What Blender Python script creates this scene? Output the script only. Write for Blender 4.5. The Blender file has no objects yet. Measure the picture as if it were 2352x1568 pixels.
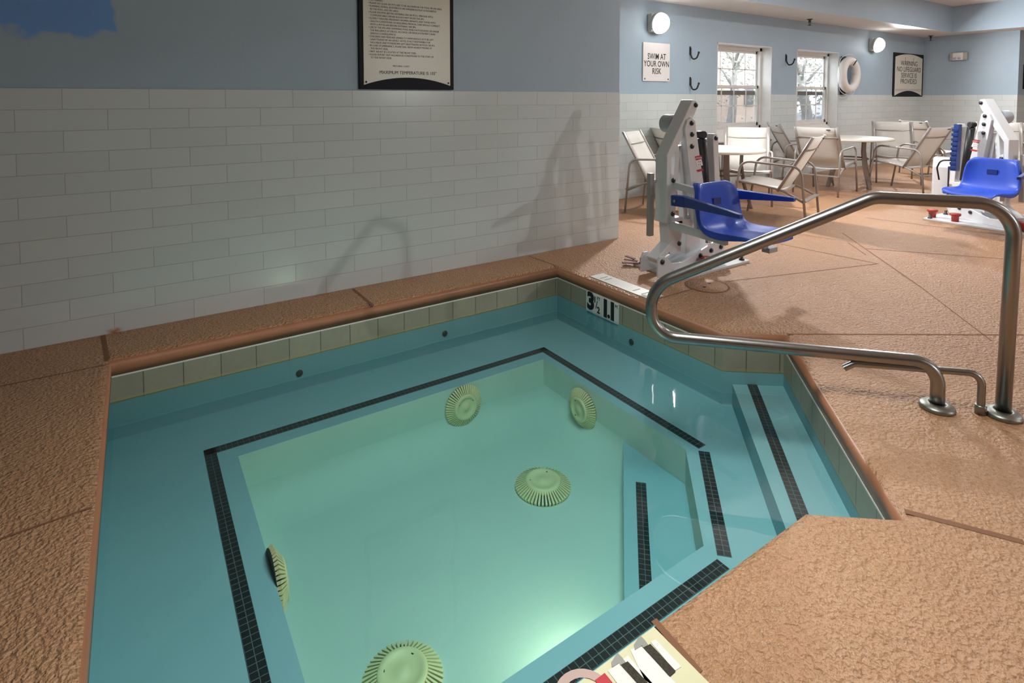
import bpy, bmesh, math, random
from math import sin, cos, pi, radians, sqrt, atan2
from mathutils import Vector as V, Matrix
from mathutils.geometry import tessellate_polygon
random.seed(7)
sc = bpy.context.scene
col = sc.collection

# ------------------------------------------------------------------ camera model (metres; X along the tiled wall, Y into the room)
F, CX, CY, EYE = 1297.79, 1154.9, 285.117, 1.32
yaw, pit, rol = radians(33.2178), radians(2.6565), radians(.0496)
fw = V((sin(yaw) * cos(pit), cos(yaw) * cos(pit), -sin(pit)))
r0 = V((cos(yaw), -sin(yaw), 0)); d0 = fw.cross(r0)
rt = r0 * cos(rol) + d0 * sin(rol); dn = d0 * cos(rol) - r0 * sin(rol)
O = V((0, 0, EYE))
def ray(x, y): return rt * ((x - CX) / F) + dn * ((y - CY) / F) + fw
def at(x, y, z=0.):
    r = ray(x, y); return O + r * ((z - EYE) / r.z)
def atY(x, y, Y):
    r = ray(x, y); return O + r * (Y / r.y)
def atX(x, y, X):
    r = ray(x, y); return O + r * (X / r.x)
def atP(x, y, p, n):
    r = ray(x, y); return O + r * (n.dot(p - O) / n.dot(r))

cam = bpy.data.cameras.new('camera'); co = bpy.data.objects.new('camera', cam); col.objects.link(co)
m = Matrix.Identity(4)
for i in range(3): m[i][0] = rt[i]; m[i][1] = -dn[i]; m[i][2] = -fw[i]; m[i][3] = O[i]
co.matrix_world = m
cam.sensor_fit = 'HORIZONTAL'; cam.sensor_width = 36; cam.lens = F / 2352 * 36
cam.shift_x = (1176 - CX) / 2352; cam.shift_y = (CY - 784) / 2352
cam.clip_start = .05; cam.clip_end = 300
sc.camera = co
sc.view_settings.view_transform = 'Standard'; sc.view_settings.look = 'None'
sc.view_settings.gamma = 1; sc.view_settings.use_curve_mapping = False
sc.view_settings.exposure = 0.0

# ------------------------------------------------------------------ materials
def lin(c):
    return tuple(((x / 255) / 12.92 if x / 255 <= .04045 else ((x / 255 + .055) / 1.055) ** 2.4) for x in c) + (1,)
class NT:
    def __init__(s, name):
        s.m = bpy.data.materials.new(name); s.m.use_nodes = True; s.t = s.m.node_tree; s.t.nodes.clear()
        s.out = s.n('ShaderNodeOutputMaterial')
    def n(s, ty, **k):
        a = s.t.nodes.new(ty)
        for q, v in k.items(): setattr(a, q, v)
        return a
    def l(s, a, b): s.t.links.new(a, b)
    def math(s, op, a, b=None, clamp=False):
        q = s.n('ShaderNodeMath', operation=op, use_clamp=clamp)
        for i, v in enumerate((a, b)):
            if v is None: continue
            if isinstance(v, (int, float)): q.inputs[i].default_value = v
            else: s.l(v, q.inputs[i])
        return q.outputs[0]
    def mix(s, f, a, b):
        q = s.n('ShaderNodeMix', data_type='RGBA')
        for i, v in ((0, f), (6, a), (7, b)):
            if isinstance(v, (int, float, tuple)): q.inputs[i].default_value = v
            else: s.l(v, q.inputs[i])
        return q.outputs[2]
    def pos(s): return s.n('ShaderNodeNewGeometry').outputs['Position']
    def noise(s, vec, scale, detail=3, rough=.5):
        q = s.n('ShaderNodeTexNoise'); q.inputs['Scale'].default_value = scale; q.inputs['Detail'].default_value = detail
        q.inputs['Roughness'].default_value = rough; s.l(vec, q.inputs['Vector']); return q.outputs['Fac']
    def ramp(s, f, lo, hi):
        q = s.n('ShaderNodeMapRange'); q.inputs[1].default_value = lo; q.inputs[2].default_value = hi; q.interpolation_type = 'SMOOTHSTEP'
        s.l(f, q.inputs[0]); return q.outputs[0]
    def bump(s, h, strength, dist=.01):
        q = s.n('ShaderNodeBump'); q.inputs['Strength'].default_value = strength; q.inputs['Distance'].default_value = dist
        s.l(h, q.inputs['Height']); return q.outputs[0]
    def prin(s, color=None, rough=.5, metal=0., normal=None, spec=.5, coat=0.):
        p = s.n('ShaderNodeBsdfPrincipled')
        if color is not None:
            if isinstance(color, tuple): p.inputs['Base Color'].default_value = color
            else: s.l(color, p.inputs['Base Color'])
        if isinstance(rough, (int, float)): p.inputs['Roughness'].default_value = rough
        else: s.l(rough, p.inputs['Roughness'])
        p.inputs['Metallic'].default_value = metal; p.inputs['Specular IOR Level'].default_value = spec
        p.inputs['Coat Weight'].default_value = coat
        if normal is not None: s.l(normal, p.inputs['Normal'])
        s.l(p.outputs[0], s.out.inputs[0]); return p
def plain(name, c, rough=.5, metal=0., spec=.5, var=.06, vs=9., coat=0., bump=0., bs=60.):
    t = NT(name); p = t.pos(); f = t.noise(p, vs, 4)
    a = lin(c); k = 1 - var * 2
    b = tuple(x * k for x in a[:3]) + (1,)
    nrm = t.bump(t.noise(p, bs, 3), bump, .004) if bump else None
    t.prin(t.mix(f, b, tuple(min(1, x * (1 + var)) for x in a[:3]) + (1,)), rough, metal, nrm, spec, coat); return t.m
M = {}
def paint():
    t = NT('blue wall paint'); p = t.pos()
    c = t.mix(t.noise(p, 2.2, 4), lin((160, 180, 196)), lin((169, 188, 203)))
    # more saturated blue patch in the upper corner above the spa
    sx = t.n('ShaderNodeSeparateXYZ'); t.l(p, sx.inputs[0])
    wob = t.math('MULTIPLY', t.math('SUBTRACT', t.noise(p, 6, 2), .5), .22)
    ex = t.ramp(t.math('ADD', sx.outputs[0], wob), -.06, -.085)
    ez = t.ramp(t.math('ADD', sx.outputs[2], wob), 1.655, 1.69)
    ey = t.ramp(sx.outputs[1], 3.9, 3.86)
    patch = t.math('MULTIPLY', t.math('MULTIPLY', ex, ez), ey)
    c = t.mix(patch, c, lin((118, 164, 226)))
    h = t.math('ADD', t.noise(p, 90, 2), t.noise(p, 230, 2))
    t.prin(c, .42, 0, t.bump(h, .12, .003), .35); return t.m
def walltile(name, ax, x0):
    t = NT(name); p = t.pos(); s = t.n('ShaderNodeSeparateXYZ'); t.l(p, s.inputs[0])
    cb = t.n('ShaderNodeCombineXYZ'); t.l(t.math('ADD', s.outputs[ax], x0), cb.inputs[0]); t.l(t.math('ADD', s.outputs[2], .1146 * 20), cb.inputs[1])
    b = t.n('ShaderNodeTexBrick'); b.offset = .5; b.offset_frequency = 2
    t.l(cb.outputs[0], b.inputs['Vector'])
    for k, v in (('Scale', 1.), ('Mortar Size', .0022), ('Mortar Smooth', .35), ('Bias', 0.), ('Brick Width', .3943), ('Row Height', .1146)): b.inputs[k].default_value = v
    b.inputs['Color1'].default_value = lin((203, 212, 213)); b.inputs['Color2'].default_value = lin((210, 218, 219)); b.inputs['Mortar'].default_value = lin((178, 178, 172))
    c = t.mix(t.math('MULTIPLY', t.noise(p, 3, 4), .12), b.outputs[0], lin((196, 196, 190)))
    # rust stain low on the wall
    d = t.n('ShaderNodeVectorMath', operation='DISTANCE'); sc_ = t.n('ShaderNodeVectorMath', operation='MULTIPLY')
    t.l(p, sc_.inputs[0]); sc_.inputs[1].default_value = (1, 1, 1.6); t.l(sc_.outputs[0], d.inputs[0]); d.inputs[1].default_value = (-.12, 3.82, .012)
    st = t.ramp(t.math('ADD', d.outputs['Value'], t.math('MULTIPLY', t.noise(p, 40, 3), .06)), .085, .03)
    c = t.mix(t.math('MULTIPLY', st, .9), c, lin((168, 106, 64)))
    h = t.math('SUBTRACT', t.math('MULTIPLY', t.noise(p, 5, 2), .25), b.outputs['Fac'])
    t.prin(c, .2, 0, t.bump(h, .35, .004), .5); return t.m
def deckmat():
    t = NT('textured tan deck coating'); p = t.pos()
    big = t.noise(p, 1.3, 5, .6); mid = t.noise(p, 9, 4)
    c = t.mix(big, lin((165, 123, 88)), lin((190, 150, 113)))
    c = t.mix(t.math('MULTIPLY', mid, .35), c, lin((186, 132, 98)))
    n1 = t.noise(p, 78, 2, .45); n2 = t.noise(p, 34, 2)
    h = t.math('ADD', n1, t.math('MULTIPLY', n2, .8))
    c = t.mix(t.math('MULTIPLY', t.ramp(n1, .55, .35), .25), c, lin((140, 96, 66)))
    t.prin(c, t.math('ADD', t.math('MULTIPLY', mid, .2), .34), 0, t.bump(h, .8, .022), .5); return t.m
def uvgrid(name, c1, c2, mort, bw, rh, ms, rough, noise=0., wl=None):
    t = NT(name); uv = t.n('ShaderNodeUVMap').outputs[0]; p = t.pos()
    b = t.n('ShaderNodeTexBrick'); b.offset = 0; t.l(uv, b.inputs['Vector'])
    for k, v in (('Scale', 1.), ('Mortar Size', ms), ('Mortar Smooth', .1), ('Bias', 0.), ('Brick Width', bw), ('Row Height', rh)): b.inputs[k].default_value = v
    b.inputs['Color1'].default_value = lin(c1); b.inputs['Color2'].default_value = lin(c2); b.inputs['Mortar'].default_value = lin(mort)
    c = b.outputs[0]
    if noise: c = t.mix(t.math('MULTIPLY', t.noise(p, 14, 5, .65), noise), c, tuple(x * .55 for x in lin(c1)[:3]) + (1,))
    if wl is not None:
        s = t.n('ShaderNodeSeparateXYZ'); t.l(p, s.inputs[0])
        a = t.math('MULTIPLY', t.ramp(s.outputs[2], wl + .016, wl + .006), t.ramp(s.outputs[2], wl - .012, wl - .002))
        c = t.mix(t.math('MULTIPLY', a, .5), c, lin((176, 164, 108)))
    t.prin(c, rough, 0, t.bump(t.math('SUBTRACT', 1., b.outputs['Fac']), .3, .003)); return t.m
def plaster(name, c1, c2):
    t = NT(name); p = t.pos()
    c = t.mix(t.noise(p, 3.5, 4), lin(c1), lin(c2))
    t.prin(c, .7, 0, None, .2); return t.m
def watermat():
    t = NT('clear pool water'); p = t.pos()
    nb = t.bump(t.noise(p, 3.2, 2), .035, .05)
    tr = t.n('ShaderNodeBsdfTransparent'); tr.inputs[0].default_value = (.93, .99, .985, 1)
    gl = t.n('ShaderNodeBsdfGlossy'); gl.inputs['Roughness'].default_value = .02; t.l(nb, gl.inputs['Normal'])
    fr = t.n('ShaderNodeFresnel'); fr.inputs['IOR'].default_value = 1.33; t.l(nb, fr.inputs['Normal'])
    mx = t.n('ShaderNodeMixShader'); t.l(fr.outputs[0], mx.inputs[0]); t.l(tr.outputs[0], mx.inputs[1]); t.l(gl.outputs[0], mx.inputs[2])
    t.l(mx.outputs[0], t.out.inputs[0])
    va = t.n('ShaderNodeVolumeAbsorption'); va.inputs[0].default_value = (.35, .9, .92, 1); va.inputs[1].default_value = .7
    t.l(va.outputs[0], t.out.inputs['Volume']); return t.m
def glassmat():
    t = NT('window glass'); tr = t.n('ShaderNodeBsdfTransparent'); tr.inputs[0].default_value = (.96, .97, .97, 1)
    gl = t.n('ShaderNodeBsdfGlossy'); gl.inputs['Roughness'].default_value = .01
    mx = t.n('ShaderNodeMixShader'); mx.inputs[0].default_value = .06; t.l(tr.outputs[0], mx.inputs[1]); t.l(gl.outputs[0], mx.inputs[2])
    t.l(mx.outputs[0], t.out.inputs[0]); return t.m
def emis(name, c, s):
    t = NT(name); e = t.n('ShaderNodeEmission'); e.inputs[0].default_value = lin(c); e.inputs[1].default_value = s
    t.l(e.outputs[0], t.out.inputs[0]); return t.m
def steel(name, c, rough):
    t = NT(name); p = t.pos(); f = t.noise(p, 40, 4)
    t.prin(lin(c), t.math('ADD', t.math('MULTIPLY', f, .06), rough), 1.); return t.m
M['paint'] = paint()
BW = .3943
M['tileX'] = walltile('white wall tile along the long walls', 0, -.277 + BW * .5 + BW * 40)
M['tileY'] = walltile('white wall tile on the end walls', 1, BW * 40)
M['deck'] = deckmat()
M['joint'] = plain('dark joint', (126, 86, 60), .8)
M['coping'] = plain('smooth brown coping coat', (168, 112, 80), .42, var=.12, vs=7, bump=.2, bs=90)
M['white'] = plain('white trim paint', (228, 226, 222), .4)
M['ceil'] = plain('white ceiling paint', (222, 220, 218), .8, var=.02)
M['band'] = uvgrid('olive slate waterline tile', (170, 165, 144), (158, 154, 136), (96, 92, 80), .182, 2., .003, .35, .55, -.2218)
M['nosing'] = uvgrid('black nosing mosaic', (22, 26, 28), (30, 33, 34), (92, 106, 106), .0265, .0265, .0014, .4)
M['plaster'] = plaster('blue white pool plaster', (140, 184, 192), (152, 195, 202)); M['plasterglow'] = plaster('pool plaster with lamp glow in its colour', (200, 214, 204), (212, 224, 212)); M['water'] = watermat(); M['glass'] = glassmat()  # well plaster coloured paler and creamier to carry the warm underwater lamp light
M['steel'] = steel('brushed stainless tube', (158, 157, 155), .27)
M['steelworn'] = steel('worn steel flange', (150, 152, 146), .38)
M['frame'] = plain('taupe grey powder coat', (166, 160, 156), .38, metal=.35, var=.03)
M['framedark'] = plain('grey brown powder coat', (132, 118, 108), .42, metal=.2, var=.03)
def slingmat():
    t = NT('off white woven sling'); p = t.pos(); pr = t.prin(lin((232, 229, 224)), .75, 0, t.bump(t.noise(p, 400, 2), .15, .002), .2)
    tl = t.n('ShaderNodeBsdfTranslucent'); tl.inputs[0].default_value = lin((236, 232, 226)); mx = t.n('ShaderNodeMixShader'); mx.inputs[0].default_value = .4
    t.l(pr.outputs[0], mx.inputs[1]); t.l(tl.outputs[0], mx.inputs[2]); t.l(mx.outputs[0], t.out.inputs[0]); return t.m
M['sling'] = slingmat()
M['top'] = plain('cream table top', (232, 226, 212), .3, var=.02)
M['lift'] = plain('white powder coated metal', (222, 224, 226), .35, var=.02)
M['liftgrey'] = plain('light grey plastic', (176, 184, 190), .4)
M['blue'] = plain('blue moulded plastic', (44, 82, 194), .42, var=.03, coat=.08)
M['bluedark'] = plain('dark blue plastic', (26, 58, 128), .4, var=.03)
M['black'] = plain('black plastic', (30, 30, 33), .45)
M['bolt'] = plain('dark bolt steel', (70, 72, 76), .35, metal=.6)
M['red'] = plain('red plastic cap', (176, 58, 50), .45)
M['redlabel'] = plain('red label print', (186, 40, 52), .5)
M['maroon'] = plain('maroon strap', (92, 30, 36), .7)
M['cream'] = plain('cream sign panel', (222, 219, 206), .3, var=.03)
M['signwhite'] = plain('white sign plate', (236, 234, 232), .3, var=.01)
M['ink'] = plain('black ink', (24, 22, 28), .5)
M['inkdim'] = plain('grey printed ink', (84, 80, 80), .5)
M['signblack'] = plain('black sign frame', (18, 18, 24), .5, spec=.2)
M['ring'] = plain('white life ring vinyl', (236, 232, 228), .45, var=.02)
M['cover'] = plain('pale yellow drain plastic', (240, 226, 176), .5)
M['dotslot'] = plain('dark slot', (60, 66, 56), .8)
M['wtile'] = plain('white depth tile', (232, 232, 226), .3)
M['markcream'] = plain('cream marker paint', (214, 208, 172), .6, var=.05)
M['grey'] = plain('grey marker paint', (150, 148, 140), .6)
M['ringpink'] = plain('faded red ring print', (190, 160, 152), .6)
M['tread'] = plain('worn black grip tape', (66, 60, 48), .9, var=.5, vs=160)
M['lamp'] = emis('lit lamp lens', (255, 252, 246), 9)
M['panel'] = emis('lit fill panel', (255, 252, 246), 3)
M['spalamp'] = emis('lit underwater lens', (255, 226, 150), .5)
M['lampgrey'] = plain('grey lamp housing', (176, 176, 172), .4)
M['bark'] = plain('grey tree bark', (168, 164, 158), .9, var=.2)
M['leaf'] = plain('dusty green leaves', (150, 150, 138), .7, var=.3)
M['hedge'] = plain('dark hedge leaves', (74, 78, 62), .8, var=.3)
M['pave'] = plain('grey asphalt', (112, 112, 116), .9)
M['brick'] = plain('pale orange render', (232, 206, 186), .9)
M['carblue'] = plain('blue grey car paint', (120, 136, 176), .3)
M['carwhite'] = plain('white car paint', (236, 236, 236), .3)

# ------------------------------------------------------------------ mesh building
class MB:
    def __init__(s): s.b = bmesh.new(); s.uv = s.b.loops.layers.uv.new('UVMap')
    def face(s, pts, mi=0, uvs=None, smooth=False):
        f = s.b.faces.new([s.b.verts.new(p) for p in pts]); f.material_index = mi; f.smooth = smooth
        if uvs:
            for l, u in zip(f.loops, uvs): l[s.uv].uv = u
        return f
    def box(s, a, b, mi=0, mat=None):
        (x0, y0, z0), (x1, y1, z1) = a, b
        v = [V(p) for p in ((x0, y0, z0), (x1, y0, z0), (x1, y1, z0), (x0, y1, z0), (x0, y0, z1), (x1, y0, z1), (x1, y1, z1), (x0, y1, z1))]
        if mat is not None: v = [mat @ p for p in v]
        v = [s.b.verts.new(p) for p in v]
        for q in ((3, 2, 1, 0), (4, 5, 6, 7), (0, 1, 5, 4), (1, 2, 6, 5), (2, 3, 7, 6), (3, 0, 4, 7)):
            f = s.b.faces.new([v[i] for i in q]); f.material_index = mi
        return s
    def cbox(s, c, size, rot=None, mi=0):
        mt = Matrix.Translation(V(c)) @ (rot.to_4x4() if rot is not None else Matrix.Identity(4))
        h = V(size) / 2
        return s.box(-h, h, mi, mt)
    def bar(s, a, b, w, h, up=(0, 0, 1), w2=None, h2=None, mi=0):
        a, b = V(a), V(b); d = (b - a).normalized(); u = V(up); x = d.cross(u)
        if x.length < 1e-4: x = d.cross(V((1, 0, 0)))
        x.normalize(); u = x.cross(d)
        w2 = w if w2 is None else w2; h2 = h if h2 is None else h2
        A = [s.b.verts.new(a + x * (i * w / 2) + u * (j * h / 2)) for i, j in ((-1, -1), (1, -1), (1, 1), (-1, 1))]
        B = [s.b.verts.new(b + x * (i * w2 / 2) + u * (j * h2 / 2)) for i, j in ((-1, -1), (1, -1), (1, 1), (-1, 1))]
        for f in [A[::-1], B] + [[A[i], A[(i + 1) % 4], B[(i + 1) % 4], B[i]] for i in range(4)]:
            q = s.b.faces.new(f); q.material_index = mi
        return s
    def tube(s, pts, r, n=12, cap=True, mi=0, sx=1.):
        pts = [V(p) for p in pts]; rings = []; prev = None
        rs = r if isinstance(r, (list, tuple)) else [r] * len(pts)
        for i, p in enumerate(pts):
            d = (pts[min(i + 1, len(pts) - 1)] - pts[max(i - 1, 0)]).normalized()
            if prev is None:
                x = d.cross(V((0, 0, 1)))
                if x.length < .05: x = d.cross(V((0, 1, 0)))
            else: x = prev - d * prev.dot(d)
            x.normalize(); prev = x; y = d.cross(x)
            rings.append([s.b.verts.new(p + (x * cos(2 * pi * k / n) * sx + y * sin(2 * pi * k / n)) * rs[i]) for k in range(n)])
        for A, B in zip(rings, rings[1:]):
            for k in range(n):
                f = s.b.faces.new((A[k], A[(k + 1) % n], B[(k + 1) % n], B[k])); f.smooth = True; f.material_index = mi
        if cap:
            for f in (rings[0][::-1], rings[-1]):
                q = s.b.faces.new(f); q.material_index = mi
        return s
    def lathe(s, prof, c=(0, 0, 0), n=24, axis=(0, 0, 1), mi=0, sc=(1, 1)):
        ax = V(axis).normalized(); q = V((0, 0, 1)).rotation_difference(ax).to_matrix(); rings = []
        for r, z in prof:
            if r < 1e-6: rings.append([s.b.verts.new(V(c) + q @ V((0, 0, z)))])
            else: rings.append([s.b.verts.new(V(c) + q @ V((r * cos(2 * pi * k / n) * sc[0], r * sin(2 * pi * k / n) * sc[1], z))) for k in range(n)])
        for A, B in zip(rings, rings[1:]):
            for k in range(n):
                k2 = (k + 1) % n
                vs = [A[0], B[k2], B[k]][::-1] if len(A) == 1 and len(B) > 1 else ([A[k], A[k2], B[0]] if len(B) == 1 and len(A) > 1 else ([A[k], A[k2], B[k2], B[k]] if len(A) > 1 else None))
                if vs:
                    f = s.b.faces.new(vs); f.smooth = True; f.material_index = mi
        for R, rev in ((rings[0], True), (rings[-1], False)):
            if len(R) > 2:
                f = s.b.faces.new(R[::-1] if rev else R); f.material_index = mi
        return s
    def prism(s, poly, y0, y1, mi=0, mp=None):
        mp = mp or (lambda x, z, y: V((x, y, z)))
        A = [s.b.verts.new(mp(x, z, y0)) for x, z in poly]; B = [s.b.verts.new(mp(x, z, y1)) for x, z in poly]
        n = len(poly)
        for f in [A, B[::-1]] + [[A[(i + 1) % n], A[i], B[i], B[(i + 1) % n]] for i in range(n)]:
            q = s.b.faces.new(f); q.material_index = mi
        return s
    def sheet(s, rows, thick=0., smooth=True, mi=0):
        g = [[s.b.verts.new(V(p)) for p in r] for r in rows]; fs = []
        for a, b in zip(g, g[1:]):
            for i in range(len(a) - 1):
                f = s.b.faces.new((a[i], a[i + 1], b[i + 1], b[i])); f.smooth = smooth; f.material_index = mi; fs.append(f)
        if thick:
            bmesh.ops.recalc_face_normals(s.b, faces=fs); bmesh.ops.solidify(s.b, geom=fs, thickness=thick)
        return s
    def plate(s, outer, z, holes=(), mi=0, up=True):
        loops = [[V((p[0], p[1], z)) for p in outer]] + [[V((p[0], p[1], z)) for p in h] for h in holes]
        fl = [p for l in loops for p in l]; vs = [s.b.verts.new(p) for p in fl]
        for t in tessellate_polygon(loops):
            try: f = s.b.faces.new([vs[i] for i in t])
            except ValueError: continue
            f.normal_update()
            if (f.normal.z > 0) != up: f.normal_flip()
            f.material_index = mi
        return s
    def ring(s, A, za, B, zb, mi=0, smooth=False):
        n = len(A); u = 0
        for i in range(n):
            j = (i + 1) % n; L = (V(A[j]) - V(A[i])).length
            s.face([(A[i][0], A[i][1], za), (A[j][0], A[j][1], za), (B[j][0], B[j][1], zb), (B[i][0], B[i][1], zb)], mi,
                   [(u, .5), (u + L, .5), (u + L, .5 + abs(zb - za)), (u, .5 + abs(zb - za))], smooth)
            u += L
        return s
    def build(s, name, mats, parent=None, bevel=0., recalc=True, seg=2, weld=True):
        if weld: bmesh.ops.remove_doubles(s.b, verts=s.b.verts, dist=1e-5)
        if recalc: bmesh.ops.recalc_face_normals(s.b, faces=s.b.faces)
        me = bpy.data.meshes.new(name); s.b.to_mesh(me); s.b.free()
        for k in (mats if isinstance(mats, (list, tuple)) else [mats]): me.materials.append(M[k])
        o = bpy.data.objects.new(name, me); col.objects.link(o)
        if parent is not None: o.parent = parent
        if bevel:
            b = o.modifiers.new('edge', 'BEVEL'); b.width = bevel; b.segments = seg; b.limit_method = 'ANGLE'; b.angle_limit = radians(40)
        return o
def tag(o, label=None, cat=None, group=None, kind=None):
    for k, v in (('label', label), ('category', cat), ('group', group), ('kind', kind)):
        if v: o[k] = v
    return o
def thing(name, loc, label, cat, rz=0, group=None):
    o = bpy.data.objects.new(name, None); col.objects.link(o); o.empty_display_size = .1
    o.location = loc; o.rotation_euler = (0, 0, rz); return tag(o, label, cat, group)
def copy_tree(o, parent=None):
    c = o.copy(); col.objects.link(c)
    if parent is not None: c.parent = parent
    for ch in list(o.children): copy_tree(ch, c)
    return c
def fillet(pts, rad, n=8):
    pts = [V(p) for p in pts]; out = [pts[0]]
    for i in range(1, len(pts) - 1):
        p = pts[i]; a = pts[i - 1] - p; b = pts[i + 1] - p
        r = rad[i - 1] if isinstance(rad, (list, tuple)) else rad
        la, lb = a.length, b.length; a.normalize(); b.normalize(); th = a.angle(b)
        if th > 3.1: out.append(p); continue
        t = min(r / math.tan(th / 2), la * .49, lb * .49)
        A, B = p + a * t, p + b * t; r2 = t * math.tan(th / 2)
        c = p + (a + b).normalized() * (r2 / sin(th / 2)); ca, cb = A - c, B - c; ang = ca.angle(cb)
        for k in range(n + 1):
            f = k / n; out.append(c + (ca * sin((1 - f) * ang) + cb * sin(f * ang)) / sin(ang))
    return out + [pts[-1]]
def arcpts(p0, p1, p2, n=10):
    return [V(p0) * (1 - t) ** 2 + V(p1) * 2 * t * (1 - t) + V(p2) * t * t for t in [k / n for k in range(n + 1)]]
def text(body, size, mat, parent, mtx, name='lettering', align='CENTER', space=1.0, sx=1.0, line=1.0, depth=.0006, bold=0.):
    cu = bpy.data.curves.new('t', 'FONT'); cu.body = body; cu.size = size; cu.align_x = align; cu.align_y = 'CENTER'
    cu.space_character = space; cu.space_line = line; cu.extrude = depth; cu.offset = bold; cu.resolution_u = 3
    to = bpy.data.objects.new('t', cu); col.objects.link(to)
    dg = bpy.context.evaluated_depsgraph_get(); me = bpy.data.meshes.new_from_object(to.evaluated_get(dg))
    bpy.data.objects.remove(to); bpy.data.curves.remove(cu)
    me.transform(mtx @ Matrix.Diagonal((sx, 1, 1, 1))); me.name = name; me.materials.clear(); me.materials.append(M[mat])
    o = bpy.data.objects.new(name, me); col.objects.link(o); o.parent = parent; return o
def basis(o, x, y):
    x, y = V(x).normalized(), V(y).normalized(); z = x.cross(y); q = Matrix.Identity(4)
    for i in range(3): q[i][0] = x[i]; q[i][1] = y[i]; q[i][2] = z[i]; q[i][3] = o[i]
    return q
def offset(poly, d):
    n = len(poly); out = []
    for i in range(n):
        p, a, b = V(poly[i]), V(poly[i - 1]), V(poly[(i + 1) % n])
        e1, e2 = (p - a).normalized(), (b - p).normalized()
        n1, n2 = V((e1.y, -e1.x)), V((e2.y, -e2.x)); k = (n1 + n2).normalized(); out.append(p + k * (d / max(.3, k.dot(n1))))
    return out

# ------------------------------------------------------------------ room shell
YW, YB, XF, TZ, SZ = 3.821, 5.306, 14.37, 1.372, 2.62       # spa wall, window wall, end wall, tile top, soffit height
XL, XR, YO = -4.0, 16.6, -8.7
def struct(o): o['kind'] = 'structure'; return o
def wall(name, mp, cuts_u, openings, ztop, tile, thick=.28):
    # mp(u, d, z): u along the wall, d into the wall; tile dado stands 8 mm proud
    b = MB(); us = sorted(set(cuts_u + [q for o in openings for q in o[:2]])); zs = sorted(set([0, TZ, ztop] + [q for o in openings for q in o[2:]]))
    for u0, u1 in zip(us, us[1:]):
        for z0, z1 in zip(zs, zs[1:]):
            if any(o[0] <= u0 and u1 <= o[1] and o[2] <= z0 and z1 <= o[3] for o in openings): continue
            pr = -.008 if z1 <= TZ + 1e-6 else 0
            P = [mp(u, d, z) for u, d, z in ((u0, pr, z0), (u1, pr, z0), (u1, thick, z0), (u0, thick, z0), (u0, pr, z1), (u1, pr, z1), (u1, thick, z1), (u0, thick, z1))]
            v = [b.b.verts.new(p) for p in P]
            for q in ((3, 2, 1, 0), (4, 5, 6, 7), (0, 1, 5, 4), (1, 2, 6, 5), (2, 3, 7, 6), (3, 0, 4, 7)):
                f = b.b.faces.new([v[i] for i in q]); f.material_index = 1 if pr else 0
    return struct(b.build(name, ['paint', tile]))
wall('wall_left', lambda u, d, z: V((u, YW + d, z)), [XL, 3.80], [], SZ + .02, 'tileX', thick=YB - YW)
W1 = (7.28, 8.684, .64, 2.14); W2 = (9.42, 10.80, .64, 2.14)
wall('wall_back', lambda u, d, z: V((u, YB + d, z)), [3.80, XF], [W1, W2], SZ + .02, 'tileX')
wall('wall_far', lambda u, d, z: V((XF + d, u, z)), [3.712, YB + .28], [], SZ + .02, 'tileY', thick=2.4)
wall('wall_right', lambda u, d, z: V((XR + d, u, z)), [YO, 3.712], [], 3.3, 'tileY')
wall('wall_front', lambda u, d, z: V((u, YO - d, z)), [XL, XR], [], 3.3, 'tileX')
wall('wall_end', lambda u, d, z: V((XL - d, u, z)), [YO, YB], [], 3.3, 'tileY')
b = MB()   # ceiling: low soffit round the room, stepped up to a tray
tx0, tx1, ty0, ty1, tz = 4.6, 13.79, YO + .75, 4.605, 3.14
oc = [(XL, YO), (XR, YO), (XR, YB + .2), (XL, YB + .2)]; tc = [(tx0, ty0), (tx1, ty0), (tx1, ty1), (tx0, ty1)]
b.plate(oc, SZ, [tc], 0, up=False); b.ring(tc, SZ, tc, tz, 1); b.plate(tc, tz, (), 0, up=False)
struct(b.build('ceiling', ['ceil', 'paint'], recalc=False))

# ------------------------------------------------------------------ deck with the spa cut out of it
SPA = [(-.125, .945), (1.774, .945), (2.0, .765), (3.02, 1.735), (2.759, 1.94), (2.759, 3.432), (-.125, 3.432)]   # counter-clockwise
TSPA = [(-.175, .90)] + [(1.79, .90)] + SPA[2:6] + [(-.175, 3.432)]      # tile line; the coping oversails it on the left and near sides
def spa_off(d): return offset(SPA, d)
def tile_off(d): return offset(TSPA, d)
b = MB(); prof = [(.05, 0), (.028, -.0035), (.012, -.013), (.003, -.028), (0, -.045), (0, -.09)]
outer = [(XL, YO), (XR, YO), (XR, YB + .02), (XL, YB + .02)]
b.plate(outer, 0, [spa_off(.05)], 0)
for (d1, z1), (d2, z2) in zip(prof, prof[1:]): b.ring(spa_off(d1), z1, spa_off(d2), z2, 0 if z1 > -.01 else 1, True)
b.ring(SPA, -.09, offset(TSPA, .01), -.09, 1)
deck = struct(b.build('floor', ['deck', 'coping'], recalc=False))
b = MB()
def groove(p, q, w):
    p, q = V(p), V(q); d = (q - p).normalized(); s_ = V((d.y, -d.x, 0)) * w / 2; z = V((0, 0, .0012))
    b.face([p + s_ + z, q + s_ + z, q - s_ + z, p - s_ + z])
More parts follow.
